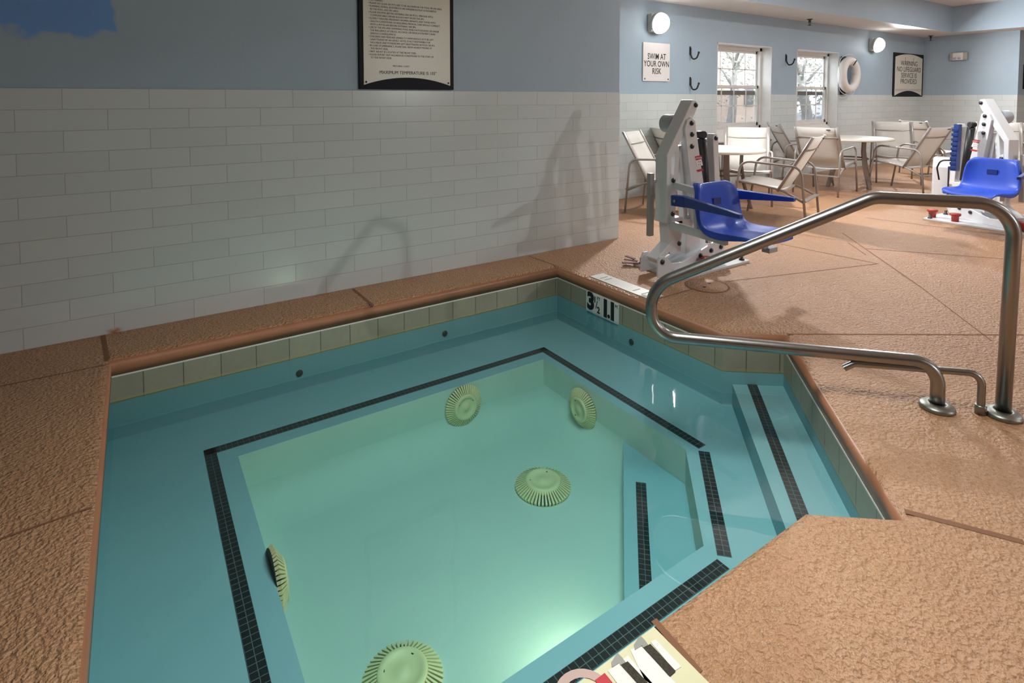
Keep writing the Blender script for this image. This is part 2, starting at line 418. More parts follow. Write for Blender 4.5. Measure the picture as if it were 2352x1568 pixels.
for a, c, w in (((1215, 588), (1279, 611), .012), ((811, 664), (856, 701), .02), ((236, 770), (247, 826), .022), ((0, 887), (250, 836), .008), ((0, 1238), (212, 1164), .009),
                ((1806, 767), (2352, 769), .012), ((2078, 1174), (2352, 1245), .022), ((1512, 686), (1590, 664), .009), ((1672, 646), (2014, 606), .009),
                ((1777, 557), (2018, 606), .01), ((1935, 535), (2116, 660), .009), ((2116, 660), (2278, 783), .006), ((1947, 557), (1990, 586), .008),
                ((1990, 571), (2352, 598), .012), ((1988, 500), (2352, 546), .01), ((1765, 468), (1905, 488), .012), ((1425, 488), (1500, 497), .012), ((1425, 452), (1495, 447), .012),
                ((1502, 1424), (1608, 1545), .018)):
    groove(at(*a), at(*c), w)
b.build('control_joint', 'joint', deck, recalc=False, weld=False)

# ------------------------------------------------------------------ the spa
spa = thing('hot_tub', (0, 0, 0), 'sunken hot tub filled with teal water, bench and black edged steps inside', 'hot tub')
WZ, BZ, S1, S3, FZ = -.2218, -.42, -.30, -.60, -.75
WELL = [(.385, 1.346), (1.813, 1.346), (2.25, 1.783), (2.25, 2.942), (.385, 2.942)]
b = MB(); b.ring(tile_off(-.0015), -.088, tile_off(-.0015), -.096); b.ring(tile_off(.002), -.088, tile_off(-.0015), -.088)
b.build('edge_strip', 'wtile', spa, recalc=False)
b = MB(); b.ring(tile_off(-.001), -.093, tile_off(-.001), -.228); b.build('waterline_tile', 'band', spa, recalc=False)
b = MB(); b.ring(TSPA, -.22, TSPA, BZ - .02); b.build('plaster_wall', 'plaster', spa, recalc=False)
b = MB(); b.plate(TSPA, BZ, [WELL]); b.build('bench', 'plaster', spa, recalc=False)
b = MB(); b.ring(WELL, BZ, WELL, FZ + .16)
cv = [(-.16 * (1 - cos(a)), FZ + .16 * (1 - sin(a))) for a in [k * pi / 14 for k in range(8)]]
for (d1, z1), (d2, z2) in zip(cv, cv[1:]): b.ring(offset(WELL, d1), z1, offset(WELL, d2), z2, 0, True)
b.build('basin_wall', 'plasterglow', spa, recalc=False)
b = MB(); b.plate(offset(WELL, -.16), FZ); b.build('basin_floor', 'plasterglow', spa, recalc=False)
st1 = [(2.0, .765), (3.02, 1.735), (2.80, 1.905), (1.80, .925)]
b = MB(); b.plate(st1, S1); b.ring(st1, S1, st1, BZ); b.build('entry_step', 'plaster', spa)
st3 = [(1.813, 1.346), (2.25, 1.783), (2.25, 2.208), (1.388, 1.346)]
b = MB(); b.plate(st3, S3); b.ring(st3, S3, st3, FZ); b.build('lower_step', 'plaster', spa)
def strip(p, q, z, w=.053):
    p, q = V(p), V(q); d = (q - p).normalized(); s_ = V((-d.y, d.x)) * w; L = (q - p).length
    b = MB(); P = [p, q, q + s_, p + s_]
    b.face([(x.x, x.y, z + .003) for x in P], 0, [(0, 0), (L, 0), (L, w), (0, w)])
    for i in range(4):
        j = (i + 1) % 4; b.face([(P[i].x, P[i].y, z + .003), (P[i].x, P[i].y, z), (P[j].x, P[j].y, z), (P[j].x, P[j].y, z + .003)])
    b.build('nosing_tile_strip', 'nosing', spa)
strip((.248, 3.08), (.248, 1.223), BZ)          # left bench (runs down, width towards +x)
strip((2.36, 3.08), (.248, 3.08), BZ)          # far bench
strip((2.36, 1.75), (2.36, 3.08), BZ)          # right bench
strip((.301, 1.223), (1.80, 1.223), BZ)          # near bench
def sz(px, py, z): return at(px, py, z)
a1, a2 = at(1604, 1036, BZ), at(1647, 1275, BZ); strip((a1.x, a1.y), (a2.x, a2.y), BZ) if False else strip((a2.x, a2.y), (a1.x, a1.y), BZ, -.053)
a1, a2 = at(1715, 880, S1), at(1832, 1200, S1); strip((a2.x, a2.y), (a1.x, a1.y), S1, -.053)
a1, a2 = at(1460, 1107, S3), at(1469, 1385, S3); strip((a2.x, a2.y), (a1.x, a1.y), S3, -.05)
# depth tiles on the waterline (right hand wall)
def wtile(name, y0, y1, parts, lab):
    b = MB(); b.box((2.748, y1, -.236), (2.7585, y0, -.097)); t = b.build(name, 'wtile', spa); t['label'] = lab
    for s, size, dy, dz, bold in parts:
        text(s, size, 'ink', t, basis(V((2.7472, y0 - dy, -.172 + dz)), (0, -1, 0), (0, 0, 1)), name='numeral', bold=bold, sx=.95)
wtile('depth_tile', 3.082, 2.922, (('3', .165, .05, .012, .009), ('1', .06, .094, .04, .002), ('/', .08, .112, .006, .0005), ('2', .062, .132, -.026, .002), ('FT', .034, .132, .056, 0)), 'white depth tile reading 3 1/2 FT')
wtile('depth_tile', 2.918, 2.758, (('1', .165, .038, .006, .009), ('.', .165, .072, .006, .004), ('1', .165, .108, .006, .009), ('M', .034, .145, .056, 0)), 'white depth tile reading 1.1 M')
# water body
b = MB(); wp = tile_off(.02); b.plate(wp, WZ); b.ring(wp, WZ, wp, -.9); b.plate(wp, -.9, (), 0, up=False)
tag(b.build('spa_water', 'water'), 'still teal water filling the hot tub', 'water', kind='stuff')
# underwater lamp set into the near riser
lampu = thing('underwater_light', (1.30, 1.351, -.655), 'round underwater lamp set in the near wall of the hot tub', 'light')
MB().lathe([(.11, 0), (.11, .012), (.09, .02), (.085, .012)], axis=(0, 1, 0)).build('bezel', 'steelworn', lampu)
MB().lathe([(.085, .01), (.05, .016), (0, .018)], axis=(0, 1, 0)).build('lens', 'spalamp', lampu)

def drain(loc, axis, label, R=.145):
    t = thing('drain_cover', loc, label, 'drain cover', group='drain covers in the hot tub')
    q = V((0, 0, 1)).rotation_difference(V(axis)); t.rotation_mode = 'QUATERNION'; t.rotation_quaternion = q
    b = MB(); b.lathe([(R * .64, .0), (R * .64, .044), (R * .6, .048), (R * .5, .05), (R * .46, .043), (R * .2, .043), (R * .16, .048), (0, .049)], n=40)
    b.build('cover', 'cover', t)
    MB().lathe([(R * .97, 0), (R * .97, .004), (R * .64, .024), (R * .6, .024)], n=40).build('slot_ring', 'dotslot', t)
    b = MB()
    for k in range(48):
        a = 2 * pi * k / 48; u = V((cos(a), sin(a), 0)); b.bar(u * R * .62 + V((0, 0, .034)), u * R * 1.0 + V((0, 0, .008)), .0068, .018, w2=.0105, h2=.016)
    b.build('rib_ring', 'cover', t)
    for a in (.6, 2.6): MB().lathe([(.007, .041), (.007, .046), (0, .046)], (R * .5 * cos(a), R * .5 * sin(a), 0), n=8).build('screw', 'dotslot', t)
    return t
p = at(1247, 1107, FZ + .03); drain((p.x, p.y, FZ), (0, 0, 1), 'round ribbed drain cover on the tub floor, far side by the steps')
p = at(925, 1548, FZ + .03); drain((p.x, p.y, FZ), (0, 0, 1), 'round ribbed drain cover on the tub floor, brightly lit at the bottom edge', R=.14)
p = atY(1065, 930, 2.93); drain((p.x, 2.942, p.z), (0, -1, 0), 'round suction cover on the far bench wall under the tiled wall side', R=.12)
p = atX(1338, 937, 2.24); drain((2.25, p.y, p.z), (-1, 0, 0), 'round suction cover on the bench wall nearest the depth tiles', R=.115)
p = atX(640, 1335, .41); drain((.385, p.y, p.z), (1, 0, 0), 'suction cover seen edge-on beside the left bench', R=.12)

def jet(p, ax, label):
    t = thing('wall_jet', p, label, 'jet', group='small water jets in the hot tub wall')
    MB().lathe([(.02, 0), (.02, .004), (.016, .008), (.011, .008)], n=18, axis=ax).build('flange', 'bolt', t)
    MB().lathe([(.011, .004), (0, .004)], n=14, axis=ax).build('nozzle', 'dotslot', t)
jet(atY(688, 857, 3.43) + V((0, .002, 0)), (0, -1, 0), 'small water jet under the far waterline tile, toward the left end')
jet(atY(1022, 766, 3.43) + V((0, .002, 0)), (0, -1, 0), 'small water jet under the far waterline tile, toward the corner')
jet(atX(1450, 785, 2.757) + V((.002, 0, 0)), (-1, 0, 0), 'small water jet in the hot tub wall below the depth tiles')

# ------------------------------------------------------------------ handrail and fill spout
A, B_, C_ = at(2303, 955), at(2152, 938), at(2252, 950)
d = (A - B_); d.z = 0; d.normalize(); nn = V((-d.y, d.x, 0))
rail = thing('hand_rail', B_, 'looped stainless steel handrail beside the hot tub steps', 'handrail')
def rp(u, z): return d * u + V((0, 0, z))
def loc(x, y): return atP(x, y, B_, nn) - B_
ua = (A - B_).dot(d)
up = loc(2303, 930)
path = [rp(ua, 0), rp(ua + .004, .5), rp(ua + .015, .885), rp(-.262, .893), rp(-1.255, .395), rp(-1.13, .197), rp(-.04, .2), rp(0, 0)]
# top bend, shoulder, U loop, lower bend
pts = fillet([path[0], path[2], path[3], rp(-1.178, .434), rp(-1.178, .1985), rp(0, .2), path[-1]], [.14, .12, .16, .13, .11], 10)
MB().tube(pts, .0268, 18).build('tube', 'steel', rail)
for pp in (V((0, 0, 0)), A - B_):
    MB().lathe([(.064, 0), (.064, .012), (.058, .02), (.036, .026), (.028, .027), (.028, .0)], pp, 28).build('flange', 'steelworn', rail)
sp = thing('fill_spout', C_, 'slim steel deck spout arching low beside the handrail posts', 'spout')
def sl(x, y): return atP(x, y, C_, nn) - C_
p0 = V((0, 0, 0)); e = sl(1962, 834); zt = e.z
pts = fillet([p0, V((0, 0, sl(2240, 858).z + .004)), V((e.x, e.y, zt)), sl(1938, 845)], [.05, .02], 8)
MB().tube(pts, .0145, 14, cap=False).build('tube', 'steel', sp)
MB().lathe([(.021, 0), (.021, .035), (.018, .04)], (0, 0, 0), 18).build('collar', 'steelworn', sp)

# ------------------------------------------------------------------ depth markers on the deck, skimmer lid
mk = thing('deck_depth_marker', (0, 0, 0), 'cream deck depth marker with white tiles and worn 11 digits at the near edge', 'depth marker')
ex = [at(1493, 1432), at(1596, 1552)]; x1 = ex[0].x; ym = ex[0].y
b = MB(); b.box((x1 - .62, ym - .22, 0), (x1, ym - .012, .002)); b.build('painted_panel', 'markcream', mk)
def patch(name, pxs, mat, z):
    b = MB(); P = [at(*q, z) for q in pxs]; b.prism([(p.x, p.y) for p in P], z - .0012, z, mp=lambda x, y, zz: V((x, y, zz))); return b.build(name, mat, mk)
patch('tile', [(1448, 1492), (1470, 1480), (1552, 1568), (1520, 1590), (1480, 1560)], 'wtile', .0034)
patch('tile', [(1494, 1473), (1506, 1468), (1565, 1530), (1550, 1540)], 'wtile', .0034)
patch('tile', [(1396, 1540), (1442, 1505), (1500, 1570), (1450, 1610)], 'wtile', .0034)
for (tx, ty), nm in (((1478, 1468), 0), ((1426, 1508), 1)):
    dx, dy = (tx - 1478), (ty - 1468)
    sh = lambda L: [(x + dx, y + dy) for x, y in L]
    patch('digit', sh([(1470, 1458), (1484, 1476), (1458, 1492), (1456, 1480)]), 'grey', .0045)
    patch('digit', sh([(1470, 1458), (1480, 1468), (1492, 1484), (1476, 1486)]), 'grey', .0046)
    patch('digit', sh([(1478, 1486), (1494, 1478), (1552, 1540), (1538, 1552)]), 'tread', .0052)
pc = at(1345, 1612); b = MB(); n = 28
for k in range(n):
    a0, a1_ = 2 * pi * k / n, 2 * pi * (k + 1) / n
    b.face([pc + V((cos(a), sin(a), 0)) * r + V((0, 0, .0032)) for a, r in ((a0, .07), (a1_, .07), (a1_, .05), (a0, .05))])
b.build('ring_symbol', 'ringpink', mk, recalc=False)
pc2 = at(1385, 1566); b = MB(); b.cbox((pc2.x, pc2.y - .012, .003), (.03, .045, .002)); b.build('red_tile', 'redlabel', mk)
mk2 = thing('deck_depth_marker', (0, 0, 0), 'white deck depth marker along the tub edge below the first pool lift', 'depth marker')
b = MB(); b.box((2.80, 2.52, 0), (2.93, 3.10, .002)); b.build('painted_panel', 'wtile', mk2)
for y in (3.02, 2.975, 2.70, 2.62): MB().box((2.83, y - .005, .002), (2.90, y + .005, .003)).build('digit', 'grey', mk2)
p = at(1624, 656); lid = thing('skimmer_lid', (p.x, p.y, 0), 'round tan skimmer lid with two finger holes in the deck', 'lid')
MB().lathe([(.138, 0), (.138, .003), (0, .003)], n=36).build('lid', 'deck', lid)
MB().lathe([(.150, 0), (.150, .002), (.139, .002), (.139, 0)], n=36).build('rim', 'joint', lid)
for q in ((-.045, -.012), (.05, .02)): MB().lathe([(.013, .003), (.013, .0042), (0, .0042)], (*q, 0), 12).build('finger_hole', 'black', lid)

# ------------------------------------------------------------------ wall fixtures
def sconce(px, py, label, base_px, group='bulkhead lamps on the window wall', Yw=YB, s=1, pos=None):
    if pos is None:
        c = atY(px, py, Yw - .15)
    else: c = V(pos)
    t = thing('wall_lamp', (c.x, Yw, c.z), label, 'lamp', group=group)
    MB().box((-.125, min(0, -s * .08), -.125), (.125, max(0, -s * .08), .125)).build('backplate', 'lampgrey', t, bevel=.02)
    ax = V((0, -s, -.22)).normalized()
    MB().lathe([(.142, 0), (.148, .03), (.138, .045), (0, .045)], (0, -s * .07, 0), 28, ax).build('rim', 'lampgrey', t)
    b = MB(); prof = [(.14 * cos(a), .12 * sin(a)) for a in [k * pi / 18 for k in range(9)]]
    b.lathe(prof + [(0, .12)], V((0, -s * .07, 0)) + ax * .04, 28, ax); b.build('lens', 'lamp', t)
    return t, V((c.x, Yw - s * .34, c.z - .05))
L1, lp1 = sconce(1521, 51, 'lit bulkhead wall lamp above the SWIM AT YOUR OWN RISK sign', 1494)
L2, lp2 = sconce(2021, 102, 'lit bulkhead wall lamp above and right of the life ring', 2001)
lp3 = V((7.0, -8.3, 2.42)); sconce(0, 0, 'bulkhead wall lamp on the wall opposite the windows', 0, Yw=YO, s=-1, pos=(7.0, YO + .16, 2.42))
def hook(px, py, label):
    p = atY(px, py, YB); t = thing('wall_hook', (p.x, YB, p.z), label, 'hook', group='black wall hooks')
    b = MB(); b.tube(fillet([(0, -.012, .0), (0, -.014, -.10), (.0, -.05, -.17), (.0, -.12, -.15), (0, -.15, -.08)], .05, 6), .011, 8); b.build('hook', 'black', t)
    MB().lathe([(0, .017), (.012, .01), (.017, 0), (.012, -.012), (0, -.017)], (0, -.15, -.075), 10).build('ball_tip', 'black', t)
    MB().box((-.014, -.006, -.1), (.014, 0, .02)).build('backplate', 'black', t)
hook(1585, 110, 'black wall hook right of the swim sign, upper of two')
hook(1585, 180, 'black wall hook right of the swim sign, lower of two')
hook(1805, 127, 'black wall hook between the two windows')
p = atY(1949, 172, YB - .1); lr = thing('life_ring', (p.x, YB - .11, 1.735), 'white life ring hanging on the wall right of the windows', 'life ring')
b = MB(); R, r_ = .255, .075
b.tube([(R * cos(a), 0, R * sin(a)) for a in [2 * pi * k / 40 for k in range(41)]], r_, 14, cap=False); b.build('float', 'ring', lr)
b = MB(); rope = [((.37 + .02 * abs(sin(2 * a))) * cos(a), -.02 * cos(4 * a), (.37 + .02 * abs(sin(2 * a))) * sin(a)) for a in [2 * pi * k / 48 for k in range(49)]]
b.tube(rope, .006, 6, cap=False); b.build('rope', 'white', lr)
MB().tube([(-.03, -.085, .17), (.09, -.08, .26)], .009, 6).build('strap', 'black', lr)
b = MB(); b.tube(fillet([(0, .095, .3), (0, .02, .3), (0, -.02, .2)], .04), .012, 8); b.box((-.09, .08, -.36), (.05, .105, .34)); b.build('bracket', 'black', lr)
# signs
def frame_sign(t, w, h, zc, arcs, y):      # black frame with cream panel whose ends are arched
    MB().box((-w / 2, -.018, zc - h / 2), (w / 2, 0, zc + h / 2)).build('frame', 'signblack', t, bevel=.004)
    ww, bot, top = w * .455, zc - h / 2 + arcs[0], zc + h / 2 - arcs[2]
    poly = [(-ww + 2 * ww * k / 16, bot + arcs[1] * (1 - (k / 8 - 1) ** 2)) for k in range(17)]
    poly += [(ww - 2 * ww * k / 16, top + arcs[3] * (1 - (k / 8 - 1) ** 2)) for k in range(17)]
    MB().prism(poly, -.022, -.017).build('panel', 'cream', t)
t = thing('spa_rules_sign', (1.677, YW, 0), 'black framed sign of spa rules on blue wall above the white tile', 'sign')
zb = 1.382; frame_sign(t, .738, 1.15, zb + .575, (.03, .055, .05, .04), 0)
RX = ((1, 0, 0), (0, 0, 1))
rules = ['UNATTENDED.', '\u2022 PLEASE NO GLASS OR PETS ARE TO BE ALLOWED IN THE POOL OR SPA AREA.', '\u2022 RUNNING, DIVING, BOISTEROUS OR DANGEROUS PLAY IS PROHIBITED', '   IN THE POOL AND SPA AREA.', '\u2022 PLEASE SHOWER BEFORE ENTERING SPA OR POOL. PERSONS WITH', '   COMMUNICABLE DISEASE SHOULD NOT ENTER THE SPA.',
         '\u2022 ELDERLY PERSONS, PREGNANT WOMEN, INFANTS, AND THOSE WITH', '   HEALTH CONDITIONS OR REQUIRING MEDICAL CARE SHOULD CONSULT', '   WITH A PHYSICIAN BEFORE ENTERING THE SPA.', '\u2022 USE OF THE SPA AND SWIMMING POOL WHILE INTOXICATED OR UNDER', '   THE INFLUENCE OF DRUGS, ALCOHOL OR MEDICATION MAY CAUSE', '   SERIOUS CONSEQUENCES.',
         '\u2022 CHILDREN AND PERSONS UNABLE TO SWIM SHOULD NOT BE LEFT', '   UNATTENDED BY AN ADULT. HOTEL IS NOT RESPONSIBLE FOR', '   VALUABLES AND POSSESSIONS LEFT UNATTENDED IN POOL OR SPA.', '\u2022 IN CASE OF EMERGENCY, PLEASE DIAL FROM NEAREST PHONE AT', '   THE FRONT DESK.', '\u2022 FIRST AID KIT IS LOCATED AT THE FRONT DESK.', '\u2022 PLEASE REPORT ANY HAZARDOUS CONDITIONS TO THE STAFF OR', '   TO THE FRONT DESK.']
text('\n'.join(rules), .0185, 'inkdim', t, basis(V((-.30, -.0224, zb + .418)), *RX), align='LEFT', line=1.13, sx=.86)
text('*BATHING LOAD*', .016, 'inkdim', t, basis(V((-.06, -.0224, zb + .165)), *RX))
text('MAXIMUM TEMPERATURE IS 103\u00b0', .033, 'ink', t, basis(V((0, -.0224, zb + .118)), *RX), sx=.92)
for x in (-.32, .32): MB().lathe([(.007, 0), (.007, .003), (0, .004)], (x, -.022, zb + .05), 10, (0, -1, 0)).build('screw', 'bolt', t)
t = thing('warning_sign', (13.66, YB, 0), 'black framed sign reading WARNING NO LIFEGUARD SERVICE IS PROVIDED', 'sign')
frame_sign(t, 1.40, .90, 1.79, (.02, .10, .085, .07), 0)
text('WARNING\nNO LIFEGUARD\nSERVICE IS\nPROVIDED', .145, 'ink', t, basis(V((0, -.0226, 1.84)), *RX), sx=1.12, line=.86)
b = MB()
for z, w in ((1.49, 1.2), (1.46, 1.2)): b.box((-w / 2, -.024, z), (w / 2, -.0215, z + .006))
b.box((-.2, -.024, 2.06), (.2, -.0215, 2.066)); b.box((-.2, -.024, 2.06), (-.194, -.0215, 2.16)); b.box((.194, -.024, 2.06), (.2, -.0215, 2.16))
b.build('rule_line', 'inkdim', t)
t = thing('swim_sign', (5.955, YB, 0), 'white sign reading SWIM AT YOUR OWN RISK below the left wall lamp', 'sign')
MB().box((-.262, -.02, 1.545), (.262, -.006, 2.06)).build('plate', 'signwhite', t, bevel=.003)
text('SWIM AT\nYOUR OWN\nRISK', .112, 'ink', t, basis(V((0, -.0206, 1.775)), *RX), sx=.76, line=.88, bold=.001, space=1.05)
for x in (-.23, .23): MB().lathe([(.01, 0), (.01, .004), (0, .005)], (x, -.02, 1.575), 8, (0, -1, 0)).build('screw', 'bolt', t)
t = thing('emergency_light', (XF, 4.66, 2.17), 'white emergency light with two small lamp heads on the end wall', 'emergency light')
MB().box((-.07, -.15, -.085), (0, .15, .085)).build('body', 'lampgrey', t, bevel=.02)
MB().box((-.085, -.085, -.075), (-.06, .09, .075)).build('cover', 'signwhite', t, bevel=.008)
for y in (-.03, .045): MB().lathe([(.024, 0), (.024, .02), (.015, .026), (0, .027)], (-.085, y, -.035), 12, (-1, 0, -.3)).build('lamp_head', 'liftgrey', t)
pe = atY(2350, 176, 3.712)
t = thing('picture_frame', (pe.x + .35, 3.712, pe.z), 'dark framed notice cut off by the picture edge on the recessed wall', 'sign')
MB().box((-.36, -.03, -.24), (.36, 0, .24)).build('frame', 'signblack', t, bevel=.004)
MB().box((-.325, -.033, -.205), (.325, -.029, .205)).build('panel', 'cream', t)
def sprinkler(px, py, label):
    p = at(px, py, SZ); t = thing('sprinkler_head', (p.x, min(p.y, YB - .08), SZ), label, 'sprinkler', group='ceiling sprinkler heads')
    MB().lathe([(.045, 0), (.045, -.008), (.02, -.014), (.02, -.05), (.012, -.055), (0, -.055)][::-1], n=14).build('body', 'bolt', t)
    b = MB()
    for s in (-1, 1): b.tube([(.016 * s, 0, -.045), (.028 * s, 0, -.07), (.008 * s, 0, -.1)], .005, 6)
    b.lathe([(0, -.105), (.03, -.105), (.034, -.1), (0, -.098)], n=14); b.build('deflector', 'bolt', t)
sprinkler(1860, 44, 'small sprinkler head under the soffit above the windows')
sprinkler(2138, 82, 'small sprinkler head under the soffit by the room corner')

# ------------------------------------------------------------------ windows and outdoors
def window(name, W):
    x0, x1, z0, z1 = W; t = bpy.data.objects.new(name, None); col.objects.link(t); t.location = ((x0 + x1) / 2, YB, z0); t['kind'] = 'structure'
    w, h = (x1 - x0) / 2, z1 - z0; yf = .165; zs = .19
    b = MB(); b.box((-w, -.004, 0), (-w + .012, .27, h)); b.box((w - .012, -.004, 0), (w, .27, h)); b.box((-w, -.004, h - .012), (w, .27, h)); b.build('jamb', 'white', t)
    MB().prism([(-.004, 0), (.28, 0), (.28, zs + .02), (yf, zs), (-.004, .02)], -w, w, mp=lambda y, z, x: V((x, y, z))).build('sill', 'white', t)
    MB().box((-w, -.03, -.015), (w, .0, .005)).build('apron', 'framedark', t)
    b = MB(); f = .05
    b.box((-w + .012, yf, zs), (-w + .012 + f, yf + .08, h - .012)); b.box((w - .012 - f, yf, zs), (w - .012, yf + .08, h - .012))
    b.box((-w, yf, h - .012 - f), (w, yf + .08, h - .012)); b.box((-w, yf, zs), (w, yf + .08, zs + .04)); b.build('window_frame', 'white', t)
    sc2 = MB().box((-w + .03, yf + .085, 1.40 - z0 - .035), (w - .05, yf + .10, 1.40 - z0 + .035)).build('screen_rail', 'framedark', t)
    MB().box((-w + .03, yf + .09, zs + .03), (w - .03, yf + .093, 1.40 - z0)).build('insect_screen', 'screen', t)
    zm = zs + (h - zs) * .505
    for nm, za, zb_, dy in (('lower_sash', zs + .04, zm + .025, .02), ('upper_sash', zm - .025, h - .06, .05)):
        s = MB(); a = w - .065
        s.box((-a, yf + dy, za), (-a + .035, yf + dy + .025, zb_)); s.box((a - .035, yf + dy, za), (a, yf + dy + .025, zb_))
        s.box((-a, yf + dy, za), (a, yf + dy + .025, za + .05)); s.box((-a, yf + dy, zb_ - .045), (a, yf + dy + .025, zb_))
        so = s.build(nm, 'white', t)
        g = MB()
        for k in (1, 2, 3):
            x = -a + 2 * a * k / 4; g.box((x - .008, yf + dy + .006, za + .04), (x + .008, yf + dy + .014, zb_ - .04))
        z = (za + zb_) / 2; g.box((-a + .03, yf + dy + .006, z - .008), (a - .03, yf + dy + .014, z + .008)); g.build('muntin', 'white', so)
        MB().box((-a + .03, yf + dy + .016, za + .04), (a - .03, yf + dy + .02, zb_ - .04)).build('pane', 'glass', so)
def screenmat():
    t = NT('insect screen mesh'); tr = t.n('ShaderNodeBsdfTransparent'); df = t.n('ShaderNodeBsdfDiffuse'); df.inputs[0].default_value = lin((150, 150, 152))
    mx = t.n('ShaderNodeMixShader'); mx.inputs[0].default_value = .42; t.l(tr.outputs[0], mx.inputs[1]); t.l(df.outputs[0], mx.inputs[2]); t.l(mx.outputs[0], t.out.inputs[0]); return t.m
M['screen'] = screenmat()
window('window_1', W1); window('window_2', W2)
b = MB(); b.plate([(-6, YB + .3), (60, YB + .3), (60, 60), (-6, 60)], -.25); tag(b.build('ground_outside', 'pave'), kind='structure')
def tree(name, x, y, lean, label, h=6, seed=1, n=900, cr=1.9):
    random.seed(seed); t = thing(name, (x, y, -.25), label, 'tree', group='trees outside the windows')
    b = MB(); top = V((lean, .2, h * .55))
    b.tube([V((0, 0, 0)), top * .35 + V((.1, 0, 0)), top * .7, top], [.24, .19, .16, .1], 10)
    for k in range(7):
        a = random.uniform(0, 2 * pi); s = top * random.uniform(.45, .95); e = s + V((cos(a) * 1.3, sin(a) * 1.3, random.uniform(.7, 1.6)))
        b.tube([s, (s + e) / 2 + V((0, 0, .2)), e], [.07, .045, .015], 6)
    b.build('trunk', 'bark', t)
    b = MB()
    for k in range(n):
        c = V((lean * .9 + random.gauss(0, cr * .55), random.gauss(0, cr * .5), h * .62 + random.gauss(0, cr * .62)))
        u = V((random.gauss(0, 1), random.gauss(0, 1), random.gauss(0, 1))).normalized(); v = u.orthogonal().normalized(); s = random.uniform(.06, .13)
        b.face([c - u * s, c - v * s * .5, c + u * s, c + v * s * .5])
    o = b.build('foliage', 'leaf', t, recalc=False, weld=False); o['kind'] = 'stuff'
tree('tree', 22.3, 12.0, -.5, 'leafy tree seen through the right window with a pale leaning trunk', 5.2, 3, 1500, 2.0)
tree('tree', 25.0, 17.4, .6, 'leafy tree seen through the right half of the left window', 6.6, 5, 1500, 2.2)
b = MB()
for k in range(26):
    for j in range(2):
        x = 12 + k * 1.7; b.lathe([(0, -.25), (.95, -.1), (1.05, .6 + .3 * j), (.8, 1.25 + .1 * sin(k * 3.1 + j)), (0, 1.45)], (x, 33 + j, 0), 9)
tag(b.build('hedge', 'hedge'), 'long dark hedge across the far side of the street outside', 'hedge')
bd = thing('building', (36, 24, -.25), 'pale orange building outside behind the trees', 'building')
MB().box((-4, -2, 0), (4, 2, 6)).build('facade', 'brick', bd)
for x in (-2.5, 2.9): MB().box((x - .5, -2.03, 1), (x + .5, -1.99, 2.4)).build('window', 'pave', bd)
cr_ = thing('parked_car', (29.5, 16.4, -.25), 'pale car parked outside the right window', 'car', rz=radians(20))
MB().prism([(-2.1, .3), (2.1, .3), (2.15, .75), (1.3, .9), (.7, 1.35), (-1.2, 1.38), (-1.9, .95), (-2.15, .85)], -.85, .85).build('body', 'carwhite', cr_, bevel=.06)
MB().box((-2.0, -.87, .32), (2.0, -.82, .62)).build('side_panel', 'carblue', cr_)
for x in (-1.3, 1.3): MB().lathe([(.32, 0), (.32, .2), (0, .2)], (x, -.88, .32), 18, (0, 1, 0)).build('wheel', 'black', cr_)

# ------------------------------------------------------------------ tables and chairs
def table(p, label, R=.5, h=.72, rz=.4):
    p = V((*p, 0)); t = thing('patio_table', (p.x, p.y, 0), label, 'table', rz, 'round white patio tables')
    MB().lathe([(R - .02, h - .035), (R, h - .03), (R, h - .006), (R - .012, h), (0, h)], n=48).build('table_top', 'top', t)
    for k in range(4):
        a = k * pi / 2 + .3; u = V((cos(a), sin(a), 0))
        b = MB(); pp = [u * .25 + V((0, 0, h - .03)), u * .245 + V((0, 0, h * .72)), u * .28 + V((0, 0, h * .4)), u * .37 + V((0, 0, 0))]
        for q, w in zip(zip(pp, pp[1:]), ((.06, .065), (.065, .07), (.07, .055))): b.bar(q[0], q[1], w[0], .022, up=u, w2=w[1])
        b.build('leg', 'framedark', t)
    b = MB(); b.tube([(.235 * cos(2 * pi * k / 24), .235 * sin(2 * pi * k / 24), .42) for k in range(25)], .011, 8, cap=False); b.build('brace_ring', 'framedark', t)
    return t
table((5.85, 4.2), 'round white patio table standing just behind the nearer pool lift', R=.5, h=.72, rz=.6)
table((8.95, 4.2), 'round white patio table farther back, in front of the warning sign wall', R=.55, h=.73, rz=.9)

